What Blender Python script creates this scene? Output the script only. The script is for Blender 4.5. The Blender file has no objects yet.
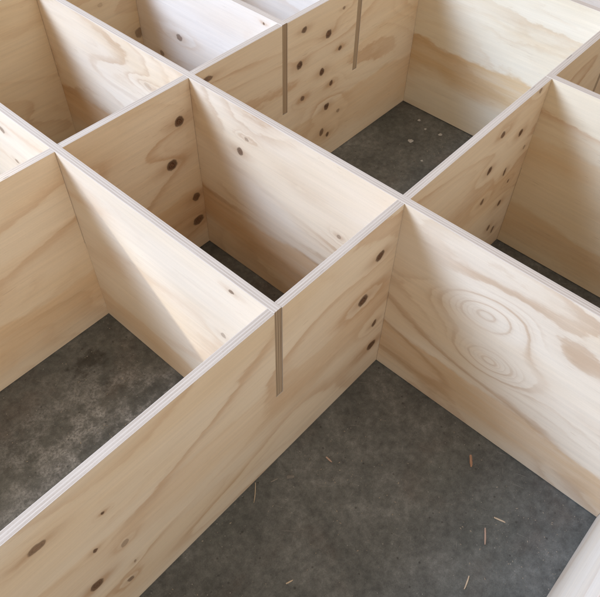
import bpy, bmesh, math, random
from mathutils import Matrix, Vector

random.seed(7)
scene = bpy.context.scene
COL = scene.collection

T = 0.018            # plywood thickness
H = 0.5422           # panel height
A2Y, A3Y, A0Y = 0.6211, 1.2415, -0.6310
BX = 0.3675          # pitch of the long cross panels
GAP = 0.0005         # clearance in the halving slots

# ----------------------------------------------------------------- node helpers
class NT:
    def __init__(self, tree):
        self.t = tree
        self.n = tree.nodes
        self.l = tree.links
    def set(self, sock, v):
        if hasattr(v, 'is_output') or isinstance(v, bpy.types.NodeSocket):
            self.l.new(v, sock)
        else:
            sock.default_value = v
    def math(self, op, a, b=0.0, c=None, clamp=False):
        n = self.n.new('ShaderNodeMath'); n.operation = op; n.use_clamp = clamp
        self.set(n.inputs[0], a); self.set(n.inputs[1], b)
        if c is not None: self.set(n.inputs[2], c)
        return n.outputs[0]
    def vec(self, op, a, b=None):
        n = self.n.new('ShaderNodeVectorMath'); n.operation = op
        self.set(n.inputs[0], a)
        if b is not None: self.set(n.inputs[1], b)
        return n.outputs['Value'] if op in ('LENGTH', 'DOT_PRODUCT', 'DISTANCE') else n.outputs['Vector']
    def xyz(self, x, y, z):
        n = self.n.new('ShaderNodeCombineXYZ')
        for i, v in enumerate((x, y, z)): self.set(n.inputs[i], v)
        return n.outputs[0]
    def sep(self, v):
        n = self.n.new('ShaderNodeSeparateXYZ'); self.set(n.inputs[0], v)
        return n.outputs[0], n.outputs[1], n.outputs[2]
    def noise(self, v, scale=1.0, detail=2.0, rough=0.5, dist=0.0, color=False):
        n = self.n.new('ShaderNodeTexNoise'); n.noise_dimensions = '3D'
        self.set(n.inputs['Vector'], v)
        n.inputs['Scale'].default_value = scale
        n.inputs['Detail'].default_value = detail
        n.inputs['Roughness'].default_value = rough
        n.inputs['Distortion'].default_value = dist
        return n.outputs['Color'] if color else n.outputs['Fac']
    def rng(self, v, a, b, c=0.0, d=1.0, smooth=True):
        n = self.n.new('ShaderNodeMapRange'); n.clamp = True
        if smooth: n.interpolation_type = 'SMOOTHSTEP'
        self.set(n.inputs[0], v)
        for i, x in zip((1, 2, 3, 4), (a, b, c, d)): self.set(n.inputs[i], x)
        return n.outputs[0]
    def ramp(self, f, stops):
        n = self.n.new('ShaderNodeValToRGB'); self.set(n.inputs[0], f)
        e = n.color_ramp.elements
        while len(e) < len(stops): e.new(0.5)
        for el, (p, c) in zip(e, stops):
            el.position = p
            el.color = (c, c, c, 1) if not hasattr(c, '__len__') else (*c, 1)
        return n.outputs[0]
    def mix(self, f, a, b, mode='MIX'):
        n = self.n.new('ShaderNodeMix'); n.data_type = 'RGBA'; n.blend_type = mode; n.clamp_factor = True
        self.set(n.inputs[0], f)
        for s, v in ((n.inputs[6], a), (n.inputs[7], b)):
            self.set(s, v if not isinstance(v, tuple) else (*v, 1))
        return n.outputs[2]
    def scalecol(self, c, f):
        n = self.n.new('ShaderNodeVectorMath'); n.operation = 'SCALE'
        self.set(n.inputs[0], c); self.set(n.inputs['Scale'], f)
        return n.outputs[0]

def new_mat(name):
    m = bpy.data.materials.new(name); m.use_nodes = True
    m.node_tree.nodes.clear()
    g = NT(m.node_tree)
    out = g.n.new('ShaderNodeOutputMaterial')
    b = g.n.new('ShaderNodeBsdfPrincipled')
    g.l.new(b.outputs[0], out.inputs[0])
    return m, g, b

def bump(g, height, strength, dist):
    n = g.n.new('ShaderNodeBump'); n.inputs['Strength'].default_value = strength
    n.inputs['Distance'].default_value = dist
    g.set(n.inputs['Height'], height)
    return n.outputs[0]

# a knot: elliptical brown core, dark rim, resin halo, and a hump that bends the grain round it
def knot_group():
    t = bpy.data.node_groups.new('knot', 'ShaderNodeTree')
    it = t.interface
    for nm, ty in (('UV', 'NodeSocketVector'), ('Centre', 'NodeSocketVector'), ('InvR', 'NodeSocketVector'),
                   ('Dark', 'NodeSocketFloat'), ('Core', 'NodeSocketFloat'), ('Rim', 'NodeSocketFloat'),
                   ('Halo', 'NodeSocketFloat'), ('Hump', 'NodeSocketFloat')):
        it.new_socket(nm, in_out='INPUT', socket_type=ty)
    for nm in ('Core', 'Rim', 'Halo', 'Hump'):
        it.new_socket(nm, in_out='OUTPUT', socket_type='NodeSocketFloat')
    g = NT(t)
    gi = g.n.new('NodeGroupInput'); go = g.n.new('NodeGroupOutput')
    I = gi.outputs
    p = g.vec('MULTIPLY', g.vec('SUBTRACT', I['UV'], I['Centre']), I['InvR'])
    r = g.vec('LENGTH', p)
    # the wings stretch along the grain
    r2 = g.vec('LENGTH', g.vec('MULTIPLY', p, (0.42, 1.0, 0.0)))
    ring = g.math('ADD', 0.93, g.math('MULTIPLY', g.math('SINE', g.math('MULTIPLY', r, 17.0)), 0.07))
    core = g.math('MULTIPLY', g.math('MULTIPLY', g.rng(r, 1.22, 0.62), ring), I['Dark'])
    rim = g.math('MULTIPLY', g.math('MULTIPLY', g.rng(r, 0.62, 0.86), g.rng(r, 1.15, 0.95)), I['Dark'])
    halo = g.math('MULTIPLY', g.math('EXPONENT', g.math('MULTIPLY', g.math('MULTIPLY', r2, r2), -0.55)), I['Dark'])
    hump = g.math('EXPONENT', g.math('MULTIPLY', g.math('MULTIPLY', r2, r2), -0.16))
    for nm, v, op in (('Core', core, 'MAXIMUM'), ('Rim', rim, 'MAXIMUM'), ('Halo', halo, 'MAXIMUM'), ('Hump', hump, 'ADD')):
        g.l.new(g.math(op, I[nm], v), go.inputs[nm])
    return t
KNOT = knot_group()

def veneer(name, seed, knots=(), humps=(), fu=1.5, fv=4.6, n=5.0, tilt=2.0, amp=0.55,
           base=(0.77, 0.665, 0.535), late=(0.57, 0.345, 0.18), warm=0.5, flow=0.0, flecks=0.35, rag=0.16, finew=0.30, bands=(), line=False, run=0.0):
    """rotary-cut pine face: contour bands of a stretched height field, fibres, flecks and knots.
    local x runs along the panel, local z is the height"""
    m, g, b = new_mat(name)
    tc = g.n.new('ShaderNodeTexCoord')
    x, y, z = g.sep(tc.outputs['Object'])
    uv = g.xyz(x, z, 0.0)
    # ragged knot outlines
    wob = g.vec('SUBTRACT', g.noise(g.xyz(x, z, seed), 55, 2, 0.5, color=True), (0.5, 0.5, 0.5))
    wob = g.vec('MULTIPLY', wob, (0.011, 0.011, 0.0))
    kuv = g.vec('ADD', uv, wob)
    core = rim = halo = hump = 0.0
    for (ku, kv, ru, rv, dk) in knots:
        gn = g.n.new('ShaderNodeGroup'); gn.node_tree = KNOT
        g.l.new(kuv, gn.inputs['UV'])
        gn.inputs['Centre'].default_value = (ku, kv, 0)
        gn.inputs['InvR'].default_value = (1 / ru, 1 / rv, 0)
        gn.inputs['Dark'].default_value = dk
        for nm, v in (('Core', core), ('Rim', rim), ('Halo', halo), ('Hump', hump)):
            g.set(gn.inputs[nm], v)
        core, rim, halo, hump = (gn.outputs[k] for k in ('Core', 'Rim', 'Halo', 'Hump'))
    # height field of the peel
    ux = g.math('ADD', x, g.math('MULTIPLY', z, flow))
    base_p = g.xyz(g.math('MULTIPLY', ux, fu), g.math('MULTIPLY', z, fv), seed)
    f = g.math('MULTIPLY', g.noise(base_p, 1.0, 1.0, 0.35, 0.25), n)
    f = g.math('ADD', f, g.math('ADD', g.math('MULTIPLY', z, tilt), g.math('MULTIPLY', x, run)))
    f = g.math('ADD', f, g.math('MULTIPLY', hump, 0.55))
    for (hu, hv, ru, rv, k, sl) in humps:
        du = g.math('ADD', g.math('SUBTRACT', x, hu), g.math('MULTIPLY', g.math('SUBTRACT', z, hv), sl))
        q = g.vec('LENGTH', g.xyz(g.math('DIVIDE', du, ru), g.math('DIVIDE', g.math('SUBTRACT', z, hv), rv), 0.0))
        f = g.math('ADD', f, g.math('MULTIPLY', g.math('EXPONENT', g.math('MULTIPLY', g.math('POWER', q, 1.6), -1.0)), k))
    f = g.math('ADD', f, g.math('MULTIPLY', g.noise(g.xyz(g.math('MULTIPLY', x, 9.0), g.math('MULTIPLY', z, 24.0), seed + 3), 1, 4, 0.6), rag))
    f = g.math('ADD', f, g.math('MULTIPLY', g.noise(g.xyz(g.math('MULTIPLY', x, 50.0), g.math('MULTIPLY', z, 160.0), seed + 4), 1, 2, 0.6), 0.06))
    f = g.math('ADD', f, g.math('MULTIPLY', g.noise(g.xyz(g.math('MULTIPLY', x, 24.0), g.math('MULTIPLY', z, 62.0), seed + 14), 1, 2, 0.55), 0.15))
    s = g.math('FRACT', f)
    stops = [(0.0, 0.0), (0.30, 0.06), (0.45, 0.35), (0.52, 1.0), (0.585, 0.75), (0.66, 0.20), (0.85, 0.04), (1.0, 0.0)] if line else None
    band = g.ramp(s, stops or [(0.0, 0.18), (0.10, 0.02), (0.5, 0.08), (0.76, 0.30), (0.90, 0.92), (0.955, 0.95), (1.0, 0.18)])
    # the second, finer order of rings
    s2 = g.math('FRACT', g.math('MULTIPLY', f, 3.0))
    fine = g.math('MULTIPLY', g.ramp(s2, [(0.0, 0.1), (0.1, 0.0), (0.6, 0.2), (0.9, 1.0), (1.0, 0.1)]), finew)
    where = g.rng(g.noise(g.xyz(g.math('MULTIPLY', x, 2.1), g.math('MULTIPLY', z, 4.0), seed + 11), 1, 2, 0.5), 0.36, 0.66, 0.22, 1.0)
    where2 = g.rng(g.noise(g.xyz(g.math('MULTIPLY', x, 2.6), g.math('MULTIPLY', z, 5.0), seed + 17), 1, 2, 0.5), 0.42, 0.66, 0.0, 1.0)
    bb = g.math('ADD', g.math('MULTIPLY', band, where), g.math('MULTIPLY', fine, where2))
    fac = g.math('MULTIPLY', bb, amp, clamp=True)
    # large warm / pale areas
    bl = g.rng(g.noise(g.xyz(g.math('MULTIPLY', x, 1.6), g.math('MULTIPLY', z, 5.5), seed + 23), 1, 3, 0.55), 0.38, 0.68)
    col = g.mix(g.math('MULTIPLY', bl, warm), base, (base[0] * 0.95, base[1] * 0.86, base[2] * 0.72))
    # ragged belts of darker heartwood along the sheet
    for (z0, z1, slope, k) in bands:
        zz = g.math('ADD', z, g.math('MULTIPLY', g.math('SUBTRACT', x, 0.9), slope))
        zz = g.math('ADD', zz, g.math('MULTIPLY', g.math('SUBTRACT', g.noise(g.xyz(g.math('MULTIPLY', x, 3.2), g.math('MULTIPLY', z, 7.0), seed + 41), 1, 5, 0.6), 0.5), 0.16))
        bm_ = g.math('MULTIPLY', g.rng(zz, z0, z0 + 0.07), g.rng(zz, z1, z1 - 0.018))
        inner = g.noise(g.xyz(g.math('MULTIPLY', x, 4.0), g.math('MULTIPLY', z, 30.0), seed + 43), 1, 3, 0.6)
        bm_ = g.math('MULTIPLY', bm_, g.rng(inner, 0.3, 0.65, 0.65, 1.0))
        col = g.mix(g.math('MULTIPLY', bm_, k), col, g.mix(1.0, col, (0.84, 0.66, 0.46), 'MULTIPLY'))
    col = g.mix(fac, col, late)
    # fibres
    fib = g.noise(g.xyz(g.math('MULTIPLY', x, 7.0), g.math('MULTIPLY', z, 420.0), seed + 5), 1, 3, 0.6)
    col = g.scalecol(col, g.rng(fib, 0.25, 0.75, 0.945, 1.035, False))
    st = g.noise(g.xyz(g.math('MULTIPLY', ux, 3.0), g.math('MULTIPLY', z, 85.0), seed + 6), 1, 3, 0.6)
    col = g.scalecol(col, g.rng(st, 0.3, 0.7, 0.955, 1.035, False))
    grit = g.noise(g.xyz(g.math('MULTIPLY', x, 260.0), g.math('MULTIPLY', z, 700.0), seed + 8), 1, 2, 0.6)
    col = g.scalecol(col, g.rng(grit, 0.3, 0.7, 0.975, 1.02, False))
    # short brown flecks along the grain
    fl = g.noise(g.xyz(g.math('MULTIPLY', x, 26.0), g.math('MULTIPLY', z, 330.0), seed + 31), 1, 1, 0.5)
    fm = g.noise(g.xyz(g.math('MULTIPLY', x, 3.0), g.math('MULTIPLY', z, 9.0), seed + 37), 1, 1, 0.5)
    flk = g.math('MULTIPLY', g.rng(fl, 0.68, 0.76), g.rng(fm, 0.48, 0.62))
    col = g.mix(g.math('MULTIPLY', flk, flecks), col, (0.42, 0.27, 0.15))
    # knots
    if knots:
        col = g.mix(g.math('MULTIPLY', halo, 0.62), col, (0.46, 0.27, 0.14))
        kn = g.noise(g.xyz(g.math('MULTIPLY', x, 140.0), g.math('MULTIPLY', z, 140.0), seed + 2), 1, 3, 0.6)
        kcol = g.ramp(kn, [(0.25, (0.035, 0.015, 0.007)), (0.6, (0.125, 0.052, 0.022)), (0.85, (0.25, 0.12, 0.052))])
        col = g.mix(core, col, kcol)
        col = g.mix(g.math('MULTIPLY', rim, 0.45), col, (0.055, 0.028, 0.014))
    g.set(b.inputs['Base Color'], col)
    g.set(b.inputs['Roughness'], g.rng(s, 0.0, 1.0, 0.62, 0.5, False))
    b.inputs['Specular IOR Level'].default_value = 0.28
    hgt = g.math('ADD', g.math('MULTIPLY', fib, 0.6), g.math('MULTIPLY', grit, 0.25))
    hgt = g.math('SUBTRACT', hgt, g.math('MULTIPLY', core, 0.5) if knots else 0.0)
    g.set(b.inputs['Normal'], bump(g, hgt, 0.25, 0.0006))
    return m

def ply_edge(name, seed, light=(0.59, 0.50, 0.405), dark=(0.34, 0.255, 0.185), con=0.62):
    """sawn edge: seven plies across the thickness (local y), alternately long and end grain"""
    m, g, b = new_mat(name)
    tc = g.n.new('ShaderNodeTexCoord')
    x, y, z = g.sep(tc.outputs['Object'])
    l = g.math('ADD', x, z)
    wav = g.math('MULTIPLY', g.math('SUBTRACT', g.noise(g.xyz(g.math('MULTIPLY', l, 9.0), 0.0, seed), 1, 3, 0.6), 0.5), 0.0011)
    w = g.math('DIVIDE', g.math('ADD', y, wav), T, clamp=True)
    ply = g.ramp(w, [(0.0, 0.0), (0.085, 0.02), (0.10, 0.95), (0.27, 0.75), (0.285, 0.05), (0.40, 0.12), (0.415, 1.0),
                     (0.565, 0.85), (0.58, 0.1), (0.71, 0.05), (0.725, 0.9), (0.90, 0.8), (0.915, 0.02), (1.0, 0.0)])
    endg = g.noise(g.xyz(g.math('MULTIPLY', l, 320.0), g.math('MULTIPLY', y, 900.0), seed + 4), 1, 3, 0.65)
    lon = g.noise(g.xyz(g.math('MULTIPLY', l, 14.0), g.math('MULTIPLY', y, 1500.0), seed + 6), 1, 3, 0.6)
    mm = g.rng(g.noise(g.xyz(g.math('MULTIPLY', l, 5.0), g.math('MULTIPLY', y, 60.0), seed + 9), 1, 2, 0.5), 0.3, 0.7, 0.45, 1.0)
    col = g.mix(g.math('MULTIPLY', g.math('MULTIPLY', ply, mm), con), light, dark)
    col = g.scalecol(col, g.rng(lon, 0.3, 0.7, 0.93, 1.04, False))
    col = g.mix(g.math('MULTIPLY', g.math('MULTIPLY', g.rng(endg, 0.5, 0.7), ply), 0.5), col, (0.36, 0.28, 0.2))
    # glue lines
    gl = g.ramp(w, [(0.0, 0), (0.075, 0), (0.092, 1), (0.11, 0), (0.262, 0), (0.278, 1), (0.295, 0), (0.393, 0), (0.408, 1), (0.424, 0),
                    (0.56, 0), (0.573, 1), (0.588, 0), (0.703, 0), (0.718, 1), (0.733, 0), (0.893, 0), (0.908, 1), (0.923, 0)])
    col = g.mix(g.math('MULTIPLY', gl, g.math('MULTIPLY', mm, 0.5)), col, (0.32, 0.235, 0.165))
    # core voids
    vo = g.noise(g.xyz(g.math('MULTIPLY', l, 16.0), g.math('MULTIPLY', g.math('ROUND', g.math('MULTIPLY', w, 7.0)), 5.0), seed + 13), 1, 0, 0.5)
    vd = g.math('MULTIPLY', g.rng(vo, 0.77, 0.80), ply)
    col = g.mix(g.math('MULTIPLY', vd, 0.6), col, (0.13, 0.10, 0.075))
    g.set(b.inputs['Base Color'], col)
    b.inputs['Roughness'].default_value = 0.7
    b.inputs['Specular IOR Level'].default_value = 0.2
    g.set(b.inputs['Normal'], bump(g, g.math('SUBTRACT', endg, g.math('MULTIPLY', vd, 2.0)), 0.3, 0.0008))
    return m

# ----------------------------------------------------------------- plywood panels
def panel(name, label, face_mat, edge_mat, length, slots, origin, rotz, end_left=None, end_right=None):
    """a plywood sheet standing on edge. slots = [(centre x, 'top'|'bottom')]; an end given as 'tongue' is
    notched below half height, so that only its upper half reaches through the slot of the panel it meets"""
    hh = H / 2
    TOP, BOT = [], []
    for c, side in sorted(slots):
        h = (c - T / 2 - GAP, c + T / 2 + GAP)
        (TOP if side == 'top' else BOT).append(h)
    pts = []
    # bottom line, left to right
    if end_left == 'tongue':
        pts += [(0.0014, hh + GAP), (T + GAP, hh + GAP), (T + GAP, 0)]
    else:
        pts += [(0, 0)]
    for a, c in BOT:
        pts += [(a, 0), (a, hh + GAP), (c, hh + GAP), (c, 0)]
    if end_right == 'tongue':
        pts += [(length - T - GAP, 0), (length - T - GAP, hh + GAP), (length - 0.0014, hh + GAP), (length - 0.0014, H)]
    else:
        pts += [(length, 0), (length, H)]
    for a, c in reversed(TOP):
        pts += [(c, H), (c, hh), (a, hh), (a, H)]
    pts += [(0.0014 if end_left == 'tongue' else 0, H)]
    bm = bmesh.new()
    f = bm.faces.new([bm.verts.new((x, 0, z)) for x, z in pts])
    r = bmesh.ops.extrude_face_region(bm, geom=[f])
    bmesh.ops.translate(bm, verts=[v for v in r['geom'] if isinstance(v, bmesh.types.BMVert)], vec=(0, T, 0))
    bmesh.ops.recalc_face_normals(bm, faces=bm.faces)
    bm.normal_update()
    arris = [e for e in bm.edges if len(e.link_faces) == 2 and any(abs(fc.normal.y) > .9 for fc in e.link_faces)
             and not all(abs(fc.normal.y) > .9 for fc in e.link_faces)]
    bmesh.ops.bevel(bm, geom=arris, offset=0.00045, segments=1, affect='EDGES', profile=0.5)
    bm.normal_update()
    big = [fc for fc in bm.faces if abs(fc.normal.y) > .95]
    for fc in bm.faces:
        fc.material_index = 0 if abs(fc.normal.y) > .95 else 1
        if abs(fc.normal.x) > .9:
            cxm = fc.calc_center_median().x
            if cxm < 0.004 or cxm > length - 0.004: fc.material_index = 2
    bmesh.ops.triangulate(bm, faces=big)
    me = bpy.data.meshes.new(name); bm.to_mesh(me); bm.free()
    me.materials.append(face_mat); me.materials.append(edge_mat); me.materials.append(EEND)
    o = bpy.data.objects.new(name, me); COL.objects.link(o)
    o.location = origin; o.rotation_euler = (0, 0, rotz)
    o['label'] = label; o['category'] = 'plywood panel'; o['group'] = 'interlocking plywood panels of the grid'
    return o

XL, XR = -0.98, 2.06
def shift(kn, d):
    return [(u - d, v, a, c, k) for u, v, a, c, k in kn]

KA1 = [(-0.4905, 0.4685, 0.0150, 0.0085, 0.7), (-0.4299, 0.3212, 0.0044, 0.007, 0.9), (-0.4567, 0.206, 0.0124, 0.0124, 0.9),
       (-0.3906, 0.4101, 0.0029, 0.0045, 0.9), (-0.3831, 0.2583, 0.0072, 0.009, 0.45), (-0.4042, 0.1075, 0.0069, 0.0087, 0.7),
       (-0.3826, 0.1615, 0.0034, 0.0052, 0.5), (0.3066, 0.4412, 0.0135, 0.0125, 1), (0.2668, 0.3345, 0.0155, 0.0150, 1),
       (0.327, 0.1965, 0.0085, 0.0105, 0.9), (0.3302, 0.1048, 0.016, 0.0135, 1), (0.7567, 0.4891, 0.0095, 0.0093, 0.9),
       (0.8633, 0.4357, 0.0096, 0.0112, 1), (0.9195, 0.3611, 0.0064, 0.006, 0.5), (0.7405, 0.3933, 0.009, 0.0117, 1),
       (0.8405, 0.3281, 0.0068, 0.0109, 0.9), (0.8864, 0.2691, 0.0050, 0.0065, 0.9), (0.9035, 0.5338, 0.0062, 0.0082, 0.6),
       (0.753, 0.2851, 0.0078, 0.0081, 0.8), (0.8739, 0.1994, 0.0083, 0.0104, 0.9), (0.8529, 0.1198, 0.0074, 0.012, 0.8),
       (0.8879, 0.0882, 0.0076, 0.012, 0.8)]
KA2 = [(0.3221, 0.4446, 0.0145, 0.0130, 1), (0.281, 0.335, 0.0165, 0.0147, 1), (0.343, 0.1894, 0.0116, 0.0132, 0.9),
       (0.3387, 0.1048, 0.0177, 0.0143, 0.9), (0.423, 0.5119, 0.017, 0.0075, 0.8), (0.7716, 0.4968, 0.0104, 0.0085, 0.9),
       (0.8761, 0.4432, 0.012, 0.011, 1), (0.9313, 0.3769, 0.0078, 0.0063, 0.9), (0.7555, 0.4004, 0.0113, 0.0128, 1),
       (0.8529, 0.3345, 0.0103, 0.0104, 1), (0.8983, 0.2765, 0.0078, 0.0080, 0.9), (0.7694, 0.286, 0.0085, 0.0091, 0.8),
       (0.8829, 0.2007, 0.0108, 0.0117, 1), (0.9422, 0.1555, 0.0075, 0.007, 0.5), (0.8642, 0.1142, 0.0095, 0.0125, 0.8),
       (0.8951, 0.0905, 0.0075, 0.0092, 0.9), (0.9373, 0.4949, 0.0057, 0.0043, 0.6)]
KA3 = [(0.676, 0.284, 0.0140, 0.017, 0.6), (0.5581, 0.4211, 0.0084, 0.0075, 0.2)]

E1 = ply_edge('ply_edge_front', 1.3)
E2 = ply_edge('ply_edge_middle', 8.7)
E3 = ply_edge('ply_edge_cross', 21.1)
E4 = ply_edge('ply_edge_far', 35.9)

EEND = ply_edge('ply_end_grain', 50.0, (0.52, 0.385, 0.25), (0.24, 0.16, 0.092), 0.85)
SH = (0.83, 0.685, 0.50)
mA1 = veneer('veneer_front', 4.0, shift(KA1, XL), bands=[(0.19, 0.33, 0.0, 0.3)], fu=1.2, fv=3.6, n=5.5, tilt=1.5, amp=0.62, base=SH, flow=0.25)
mA2 = veneer('veneer_middle', 4.4, shift(KA2, XL), bands=[(0.02, 0.20, 0.0, 0.5), (0.30, 0.36, 0.0, 0.3)], fu=1.2, fv=3.8, n=5.5, tilt=1.5, amp=0.62, base=SH, flow=0.25)
mA3 = veneer('veneer_back', 13.0, shift(KA3, XL), fu=1.4, fv=5.0, n=6, tilt=2.5, amp=0.7, base=(0.81, 0.665, 0.46))
mA0 = veneer('veneer_near', 17.6, (), fu=1.2, fv=4.0, n=4, amp=0.25, base=(0.76, 0.67, 0.55))

b1, b2, b25, b35, b3, b4, b5 = 0.0, BX, 0.6869, 1.0012, 0.9529, 1.3243, 1.70
def cx(b): return b - XL + T / 2
LA = XR - XL
panel('plywood_panel', 'plywood panel nearest the viewer, a pale strip in the lower right corner',
      mA0, E1, LA, [(cx(b2), 'top'), (cx(b3), 'top')], (XL, A0Y, 0), 0)
panel('plywood_panel', 'long front panel with tan face and one filled slot, foreground of the photo',
      mA1, E1, LA, [(cx(b1), 'top'), (cx(b2), 'top'), (cx(b3), 'top'), (cx(b4), 'top'), (cx(b5), 'top')], (XL, 0, 0), 0)
panel('plywood_panel', 'long middle plywood panel with two filled slots and a cluster of dark knots between them',
      mA2, E2, LA, [(cx(b1), 'top'), (cx(b2), 'top'), (cx(b25), 'top'), (cx(b35), 'top'), (cx(b4), 'top'), (cx(b5), 'top')], (XL, A2Y, 0), 0)
panel('plywood_panel', 'shaded tan panel at the back, seen in the top left corner',
      mA3, E4, LA, [(cx(b1), 'top'), (cx(b2), 'top'), (cx(b25), 'top'), (cx(b35), 'top')], (XL, A3Y, 0), 0)

# cross panels: local x runs along world +y, the visible face is local +y (world -x)
def cross(label, mat, edge, bx, y0, y1, ys, end_left, end_right):
    sl = [(yy - y0 + T / 2, 'bottom') for yy in ys]
    return panel('plywood_panel', label, mat, edge, y1 - y0, sl, (bx + T, y0, 0.0008), math.pi / 2, end_left, end_right)

LIT = (0.80, 0.675, 0.515)
# short panel in front of the left cell
KB1 = shift([(0.1074, 0.5119, 0.0065, 0.0050, 0.7), (0.1441, 0.3439, 0.0075, 0.0085, 0.4), (0.8511, 0.4777, 0.0096, 0.009, 0.6),
             (0.8352, 0.3974, 0.0065, 0.0056, 0.5)], 0)
mB1 = veneer('veneer_sunlit', 41.0, KB1, line=True, fu=1.3, fv=3.6, n=3.2, tilt=1.0, amp=0.38, base=LIT, warm=0.4, bands=[(0.0, 0.15, -0.08, 0.5)])
cross('sunlit cross panel at the left, its end filling the slot of the front panel', mB1, E3,
      b1, 0, A3Y + T, [A2Y], 'tongue', 'tongue')
YB2 = A0Y - 0.10
KB2 = shift([(0.4622, 0.414, 0.0094, 0.0113, 0.85), (0.4374, 0.4636, 0.0069, 0.0042, 0.5), (0.1509, 0.3443, 0.005, 0.0064, 0.5),
             (0.7904, 0.4403, 0.0133, 0.0086, 0.15)], YB2)
mB2 = veneer('veneer_swirl', 52.0, KB2, humps=[(-0.228 - YB2, 0.388, 0.080, 0.050, 3.1, 0.45), (-0.264 - YB2, 0.262, 0.066, 0.038, 2.7, 0.3),
             (0.95 - YB2, 0.40, 0.16, 0.05, 0.8, 0.2)],
             fu=1.5, fv=4.0, n=4.2, tilt=2.6, run=-0.9, line=True, amp=0.66, base=LIT, late=(0.46, 0.27, 0.135), warm=0.6, flow=-0.2, finew=0.55, rag=0.17, bands=[(0.035, 0.19, -0.06, 0.75)])
cross('longest cross panel, unbroken over two others, with a double swirl in its grain', mB2, E3,
      b2, YB2, A3Y + T, [A0Y, 0, A2Y], None, 'tongue')
mB25 = veneer('veneer_pale', 63.0, shift([(1.0497, 0.3384, 0.0129, 0.011, 0.7), (1.1503, 0.2467, 0.0095, 0.0087, 0.6), (0.6871, 0.5234, 0.0045, 0.0041, 0.8)], A2Y),
              amp=0.3, n=3, base=(0.80, 0.71, 0.60), warm=0.3)
cross('pale cross panel with a grey knot, ending in the left slot of the middle panel', mB25, E4,
      b25, A2Y, A3Y + T, [], 'tongue', 'tongue')
mB35 = veneer('veneer_pink', 74.0, (), amp=0.4, n=4, base=(0.78, 0.69, 0.58))
cross('cross panel at the top edge, ending in the right slot of the middle panel', mB35, E4,
      b35, A2Y, A3Y + T, [], 'tongue', 'tongue')
mB3 = veneer('veneer_plain', 86.0, (), fu=1.1, fv=4.0, n=3.5, tilt=2, amp=0.5, base=(0.82, 0.70, 0.505), warm=0.5, bands=[(0.02, 0.16, 0.0, 0.6), (0.27, 0.36, 0.05, 0.35)])
cross('plain cross panel at the right edge, notched into the long front panel', mB3, E3,
      b3, YB2, T, [A0Y], None, 'tongue')
mB4 = veneer('veneer_map', 97.0, (), fu=1.3, fv=3.4, n=1.7, tilt=4.2, amp=0.8, base=(0.83, 0.745, 0.575), late=(0.60, 0.40, 0.21), warm=0.4, rag=0.42, bands=[(0.10, 0.27, 0.0, 0.95), (0.335, 0.385, 0.05, 0.45)])
cross('cream cross panel with ragged orange grain behind the spotted far floor', mB4, E4,
      b4, 0, A2Y + T, [], 'tongue', 'tongue')
mB5 = veneer('veneer_end', 108.0, (), amp=0.4)
cross('farthest plywood cross panel, a grey sliver in the top right corner', mB5, E4,
      b5, 0, A2Y + T, [], 'tongue', 'tongue')

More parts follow.
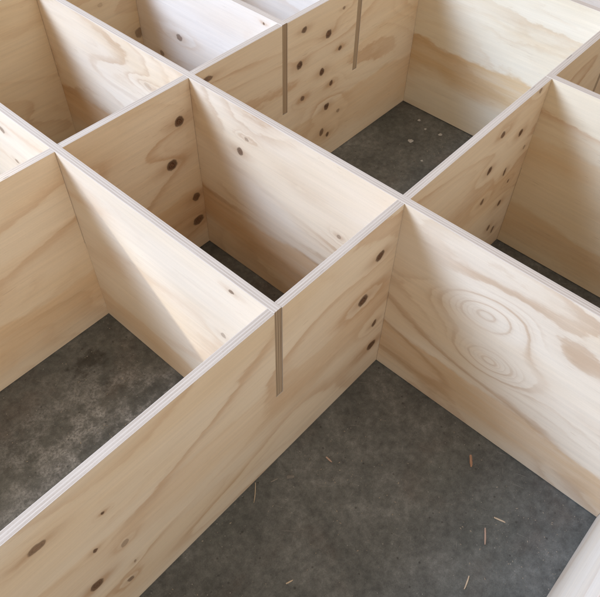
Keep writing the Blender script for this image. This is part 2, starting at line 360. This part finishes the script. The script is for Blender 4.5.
# ----------------------------------------------------------------- concrete floor
def concrete():
    m, g, b = new_mat('old_concrete')
    tc = g.n.new('ShaderNodeTexCoord')
    P = tc.outputs['Object']
    big = g.noise(P, 2.3, 4, 0.55)
    mid = g.noise(P, 9.0, 6, 0.62)
    fine = g.noise(P, 60.0, 5, 0.7)
    grain = g.noise(P, 420.0, 3, 0.65)
    sm = g.noise(P, 40.0, 8, 0.78)
    v = g.math('ADD', g.math('ADD', g.math('MULTIPLY', big, 0.34), g.math('MULTIPLY', mid, 0.24)), g.math('MULTIPLY', sm, 0.42))
    col = g.ramp(v, [(0.34, (0.052, 0.053, 0.047)), (0.47, (0.095, 0.095, 0.085)), (0.56, (0.140, 0.139, 0.125)), (0.66, (0.24, 0.237, 0.217))])
    rust = g.rng(g.noise(g.vec('ADD', P, (7, 3, 0)), 5.0, 4, 0.6), 0.52, 0.70)
    col = g.mix(g.math('MULTIPLY', rust, 0.28), col, (0.105, 0.066, 0.046))
    green = g.rng(g.noise(g.vec('ADD', P, (17, 13, 0)), 3.0, 3, 0.6), 0.50, 0.72)
    col = g.mix(g.math('MULTIPLY', green, 0.3), col, (0.092, 0.098, 0.082))
    # worn dusty area in the left cell
    dd = g.vec('LENGTH', g.vec('MULTIPLY', g.vec('SUBTRACT', P, (-0.25, 0.28, 0.0)), (1.0, 1.25, 0.0)))
    worn = g.math('MULTIPLY', g.rng(dd, 0.42, 0.05), g.math('MULTIPLY', g.rng(g.noise(P, 13.0, 6, 0.65), 0.42, 0.60), g.rng(g.noise(P, 150.0, 4, 0.75), 0.36, 0.60, 0.15, 1.0)))
    col = g.mix(g.math('MULTIPLY', worn, 0.75), col, (0.46, 0.445, 0.42))
    # wet looking stain
    ds = g.vec('LENGTH', g.vec('MULTIPLY', g.vec('SUBTRACT', P, (-0.13, 0.530, 0.0)), (1.0, 1.35, 0.0)))
    ds = g.math('ADD', ds, g.math('MULTIPLY', g.math('SUBTRACT', g.noise(P, 26, 5, 0.65), 0.5), 0.16))
    st = g.rng(ds, 0.050, 0.018)
    col = g.mix(g.math('MULTIPLY', st, 0.75), col, (0.038, 0.035, 0.030))
    col = g.scalecol(col, g.rng(fine, 0.25, 0.75, 0.66, 1.34, False))
    col = g.scalecol(col, g.rng(grain, 0.25, 0.75, 0.78, 1.24, False))
    # pale aggregate specks and dark pits
    vo = g.n.new('ShaderNodeTexVoronoi'); vo.inputs['Scale'].default_value = 150.0; g.set(vo.inputs['Vector'], P)
    spk = g.math('MULTIPLY', g.rng(vo.outputs['Distance'], 0.20, 0.10), g.rng(g.sep(vo.outputs['Color'])[0], 0.955, 0.965))
    col = g.mix(g.math('MULTIPLY', spk, 0.7), col, (0.42, 0.39, 0.34))
    v2 = g.n.new('ShaderNodeTexVoronoi'); v2.inputs['Scale'].default_value = 75.0; g.set(v2.inputs['Vector'], g.vec('ADD', P, (3.1, 5.7, 0)))
    pit = g.math('MULTIPLY', g.rng(v2.outputs['Distance'], 0.24, 0.12), g.rng(g.sep(v2.outputs['Color'])[1], 0.90, 0.92))
    col = g.mix(g.math('MULTIPLY', pit, 0.6), col, (0.03, 0.027, 0.023))
    # scratches: thin lines of stretched noise in a few directions
    for a, off in ((0.5, 2.0), (-0.9, 9.0), (1.9, 15.0)):
        px, py, pz = g.sep(P)
        u = g.math('ADD', g.math('MULTIPLY', px, math.cos(a)), g.math('MULTIPLY', py, math.sin(a)))
        w = g.math('ADD', g.math('MULTIPLY', px, -math.sin(a)), g.math('MULTIPLY', py, math.cos(a)))
        sn = g.noise(g.xyz(g.math('MULTIPLY', u, 14.0), g.math('MULTIPLY', w, 190.0), off), 1, 1, 0.5)
        sc = g.math('MULTIPLY', g.rng(sn, 0.72, 0.77), g.rng(g.noise(P, 6.0, 2, 0.5), 0.45, 0.6))
        col = g.mix(g.math('MULTIPLY', sc, 0.4), col, (0.24, 0.225, 0.20))
    g.set(b.inputs['Base Color'], col)
    g.set(b.inputs['Roughness'], g.math('SUBTRACT', g.rng(mid, 0.3, 0.7, 0.66, 0.46, False), g.math('MULTIPLY', st, 0.15)))
    b.inputs['Specular IOR Level'].default_value = 0.4
    h = g.math('ADD', g.math('MULTIPLY', fine, 0.6), g.math('MULTIPLY', grain, 0.3))
    h = g.math('SUBTRACT', h, g.math('MULTIPLY', pit, 0.5))
    g.set(b.inputs['Normal'], bump(g, h, 0.35, 0.0012))
    return m

bm = bmesh.new()
bmesh.ops.create_grid(bm, x_segments=8, y_segments=8, size=6.0)
me = bpy.data.meshes.new('floor'); bm.to_mesh(me); bm.free()
me.materials.append(concrete())
fl = bpy.data.objects.new('floor', me); COL.objects.link(fl)
fl.location = (0, 0, -0.0015); fl['kind'] = 'structure'

# ----------------------------------------------------------------- splinters and crumbs on the floor
def flat_mat(name, c1, c2, scale=300.0):
    m, g, b = new_mat(name)
    tc = g.n.new('ShaderNodeTexCoord')
    x, y, z = g.sep(tc.outputs['Object'])
    f = g.noise(g.xyz(g.math('MULTIPLY', x, 0.15), y, z), scale, 3, 0.6)
    g.set(b.inputs['Base Color'], g.mix(g.rng(f, 0.3, 0.7), c1, c2))
    b.inputs['Roughness'].default_value = 0.75
    b.inputs['Specular IOR Level'].default_value = 0.2
    return m

def splinter(label, p, q, width, mat, curl=0.0015, seed=0):
    rnd = random.Random(seed)
    p, q = Vector((*p, 0)), Vector((*q, 0))
    L = (q - p).length; n = 9
    bm = bmesh.new(); rows = []
    for i in range(n + 1):
        t = i / n
        w = width * min(1.0, 0.7 + 2.0 * t, 0.5 + 1.8 * (1 - t)) * rnd.uniform(0.86, 1.06)
        zc = 0.0004 + curl * (2 * t - 1) ** 2
        bend = 0.05 * L * math.sin(t * 2.2)
        th = 0.0009
        x = t * L
        a = rnd.uniform(-.05, .05) * width
        rows.append([bm.verts.new(v) for v in ((x, bend - w / 2 + a, zc), (x, bend + w / 2 + a, zc), (x, bend + w / 2 + a, zc + th), (x, bend - w / 2 + a, zc + th * 0.8))])
    for r0, r1 in zip(rows, rows[1:]):
        for k in range(4):
            bm.faces.new((r0[k], r0[(k + 1) % 4], r1[(k + 1) % 4], r1[k]))
    bm.faces.new(rows[0][::-1]); bm.faces.new(rows[-1])
    bmesh.ops.recalc_face_normals(bm, faces=bm.faces)
    me = bpy.data.meshes.new('wood_splinter'); bm.to_mesh(me); bm.free()
    me.materials.append(mat)
    o = bpy.data.objects.new('wood_splinter', me); COL.objects.link(o)
    o.location = (p.x, p.y, -0.0013)
    o.rotation_euler = (0, 0, math.atan2(q.y - p.y, q.x - p.x))
    o['label'] = label; o['category'] = 'wood splinter'; o['group'] = 'wood splinters on the concrete floor'
    return o

pine = flat_mat('splinter_pale', (0.62, 0.50, 0.36), (0.48, 0.36, 0.24))
red = flat_mat('splinter_reddish', (0.46, 0.27, 0.17), (0.34, 0.19, 0.12))
pink = flat_mat('splinter_pink', (0.52, 0.36, 0.28), (0.40, 0.27, 0.20))
splinter('reddish brown wood chip, widest of the splinters, lying nearest the swirl-grained panel', (0.3065, -0.3259), (0.2811, -0.3423), 0.0062, red, 0.0012, 1)
splinter('short pale splinter pointing down to the right, above the long pinkish one', (0.2153, -0.4455), (0.2209, -0.4699), 0.0034, pine, 0.001, 2)
splinter('long pinkish splinter lying upright in the photo, below the short pale one', (0.1821, -0.4433), (0.1500, -0.4610), 0.0036, pink, 0.0015, 3)
splinter('thin pale splinter lowest in the photo, near the bottom edge', (0.0736, -0.4727), (0.0442, -0.4784), 0.0028, pine, 0.0012, 4)
splinter('small pale chip alone on the dark floor in the middle of the front cell', (0.0763, -0.0805), (0.0746, -0.0990), 0.0038, pink, 0.0008, 5)
splinter('hair-thin pale sliver touching the foot of the front panel', (-0.0781, -0.0041), (-0.1151, -0.0328), 0.0018, pine, 0.002, 6)
splinter('broad greyish flake near the foot of the front panel', (-0.0207, -0.0468), (-0.0091, -0.0591), 0.0100, flat_mat('flake_grey', (0.24, 0.22, 0.19), (0.17, 0.155, 0.135)), 0.0003, 7)
splinter('narrow greyish sliver lying beside the broad flake', (-0.0532, -0.0285), (-0.0374, -0.0353), 0.0028, flat_mat('sliver_grey', (0.27, 0.24, 0.2), (0.2, 0.18, 0.15)), 0.0004, 8)
splinter('tiny curved pale shaving at the bottom centre of the photo', (-0.1918, -0.2025), (-0.1772, -0.2087), 0.0030, pine, 0.002, 9)

white = flat_mat('plaster_white', (0.52, 0.50, 0.46), (0.36, 0.34, 0.31), 160)
def spot(label, c, r, seed):
    rnd = random.Random(seed)
    bm = bmesh.new(); n = 14
    top = []; bot = []
    for k in range(n):
        a = 2 * math.pi * k / n; rr = r * rnd.uniform(0.72, 1.15)
        bot.append(bm.verts.new((rr * math.cos(a), rr * math.sin(a) * 0.85, 0)))
        top.append(bm.verts.new((rr * 0.7 * math.cos(a), rr * 0.6 * math.sin(a), r * 0.13 * rnd.uniform(0.7, 1.2))))
    for k in range(n):
        j = (k + 1) % n
        bm.faces.new((bot[k], bot[j], top[j], top[k]))
    bm.faces.new(top)
    bmesh.ops.recalc_face_normals(bm, faces=bm.faces)
    me = bpy.data.meshes.new('plaster_spot'); bm.to_mesh(me); bm.free()
    me.materials.append(white)
    for p in me.polygons: p.use_smooth = True
    o = bpy.data.objects.new('plaster_spot', me); COL.objects.link(o)
    o.location = (c[0], c[1], -0.0014)
    o['label'] = label; o['category'] = 'plaster spot'; o['group'] = 'white plaster spots on the far cell floor'
spot('white spot on the far cell floor, topmost of the spots', (1.272, 0.5112), 0.0068, 1)
spot('small white spot between the topmost spot and the largest one', (1.2455, 0.4654), 0.0050, 2)
spot('round white spot nearest the cream panel, right of the others', (1.2559, 0.4105), 0.0080, 3)
spot('largest whitish spot on the far cell floor', (1.157, 0.4653), 0.0105, 4)
spot('faint white spot lowest on the far cell floor, by the panel edge', (1.0972, 0.3752), 0.0048, 5)

# sawdust: uncountable, one object
def sawdust():
    rnd = random.Random(11)
    bm = bmesh.new()
    spots = []
    cells = [(-0.55, -0.02, 0.03, 0.60, 200), (-0.40, 0.355, -0.60, -0.01, 260), (0.40, 1.31, 0.03, 0.60, 130), (0.03, 0.355, 0.03, 0.61, 90), (0.40, 0.94, -0.6, -0.01, 90)]
    for x0, x1, y0, y1, n in cells:
        for _ in range(n):
            spots.append((rnd.uniform(x0, x1), rnd.uniform(y0, y1)))
    for c, s, n in (((0.20, -0.57), 0.05, 60), ((0.28, -0.52), 0.05, 45), ((0.06, -0.10), 0.03, 22), ((0.03, -0.20), 0.06, 30), ((-0.06, 0.10), 0.07, 60),
                    ((-0.15, 0.14), 0.08, 150), ((-0.30, 0.20), 0.07, 70), ((0.20, -0.45), 0.05, 30), ((1.22, 0.36), 0.05, 40), ((-0.22, 0.40), 0.05, 30)):
        for _ in range(n):
            spots.append((rnd.gauss(c[0], s), rnd.gauss(c[1], s)))
    for x, y in spots:
        for (px, tt) in ((0.0, T), (BX, T), (b3, T), (b4, T)):
            if px - 0.003 < x < px + tt + 0.003: break
        else:
            if -0.003 < y < T + 0.003 or y > A2Y - 0.004 or y < A0Y + T + 0.003: continue
            r = rnd.choice((0.0004, 0.0005, 0.0005, 0.0006, 0.0007, 0.0009, 0.0013))
            L = r * rnd.uniform(1, 2.6); a = rnd.uniform(0, 6.28)
            ca, sa = math.cos(a), math.sin(a)
            vs = []
            for u, w, h in ((-L, 0, 0), (0, -r, 0), (L, 0, 0), (0, r, 0), (0, 0, r * 1.1)):
                vs.append(bm.verts.new((x + u * ca - w * sa, y + u * sa + w * ca, h)))
            for k in range(4): bm.faces.new((vs[k], vs[(k + 1) % 4], vs[4]))
    me = bpy.data.meshes.new('sawdust'); bm.to_mesh(me); bm.free()
    me.materials.append(flat_mat('sawdust', (0.40, 0.34, 0.26), (0.28, 0.23, 0.17), 40))
    o = bpy.data.objects.new('sawdust', me); COL.objects.link(o)
    o.location = (0, 0, -0.0014); o['kind'] = 'stuff'
    o['label'] = 'pale specks of sawdust scattered over the concrete floor'; o['category'] = 'sawdust'
sawdust()

# ----------------------------------------------------------------- light: a big window to the left, dim room
def area(name, target, direction, dist, sx, sy, power, color):
    l = bpy.data.lights.new(name, 'AREA'); l.shape = 'RECTANGLE'; l.size = sx; l.size_y = sy
    l.energy = power; l.color = color
    o = bpy.data.objects.new(name, l); COL.objects.link(o)
    d = Vector(direction).normalized()
    o.location = Vector(target) + d * dist
    o.rotation_euler = d.to_track_quat('Z', 'Y').to_euler()
    return o
area('window_light', (0.4, 0.2, 0.4), (-0.62, 0.62, 0.62), 6.5, 2.9, 2.7, 670, (0.68, 0.905, 1.33))
sp = bpy.data.lights.new('sunbeam', 'SPOT'); sp.energy = 1000; sp.color = (1.0, 0.94, 0.82); sp.spot_size = 2 * math.atan(0.15 / 5.0); sp.spot_blend = 0.6
sp.shadow_soft_size = 0.09
so = bpy.data.objects.new('sunbeam', sp); COL.objects.link(so)
tg = Vector((0.0, 0.318, 0.196)); dd = Vector((-0.40, 0.66, 0.63)).normalized()
so.location = tg + dd * 5.0; so.rotation_euler = dd.to_track_quat('Z', 'Y').to_euler()

w = bpy.data.worlds.new('World'); scene.world = w; w.use_nodes = True
bg = w.node_tree.nodes['Background']
bg.inputs[0].default_value = (1.0, 0.895, 0.80, 1); bg.inputs[1].default_value = 0.72

# ----------------------------------------------------------------- camera (solved from the photograph's vanishing points)
R = [[0.6657353026316474, -0.7459018845155853, 0.020661207758670565],
     [-0.5702875186961126, -0.5264616495260424, -0.6305634604048584],
     [0.48121580694048255, 0.4080055272351301, -0.7758626404823237]]
cam = bpy.data.cameras.new('camera'); co = bpy.data.objects.new('camera', cam); COL.objects.link(co)
M = Matrix(((R[0][0], -R[1][0], -R[2][0], -0.49497), (R[0][1], -R[1][1], -R[2][1], -0.48376), (R[0][2], -R[1][2], -R[2][2], 1.43877), (0, 0, 0, 1)))
co.matrix_world = M
cam.sensor_fit = 'HORIZONTAL'; cam.sensor_width = 36.0
cam.lens = 36.0 * 673.83 / 600.0
cam.shift_x = -(304.43 - 300.0) / 600.0
cam.shift_y = (297.09 - 298.5) / 600.0
cam.clip_start = 0.02; cam.clip_end = 100
scene.camera = co

scene.render.engine = 'CYCLES'
scene.cycles.max_bounces = 8; scene.cycles.diffuse_bounces = 7
scene.cycles.use_denoising = True
scene.view_settings.view_transform = 'Standard'
scene.view_settings.look = 'None'
scene.view_settings.exposure = 0.0
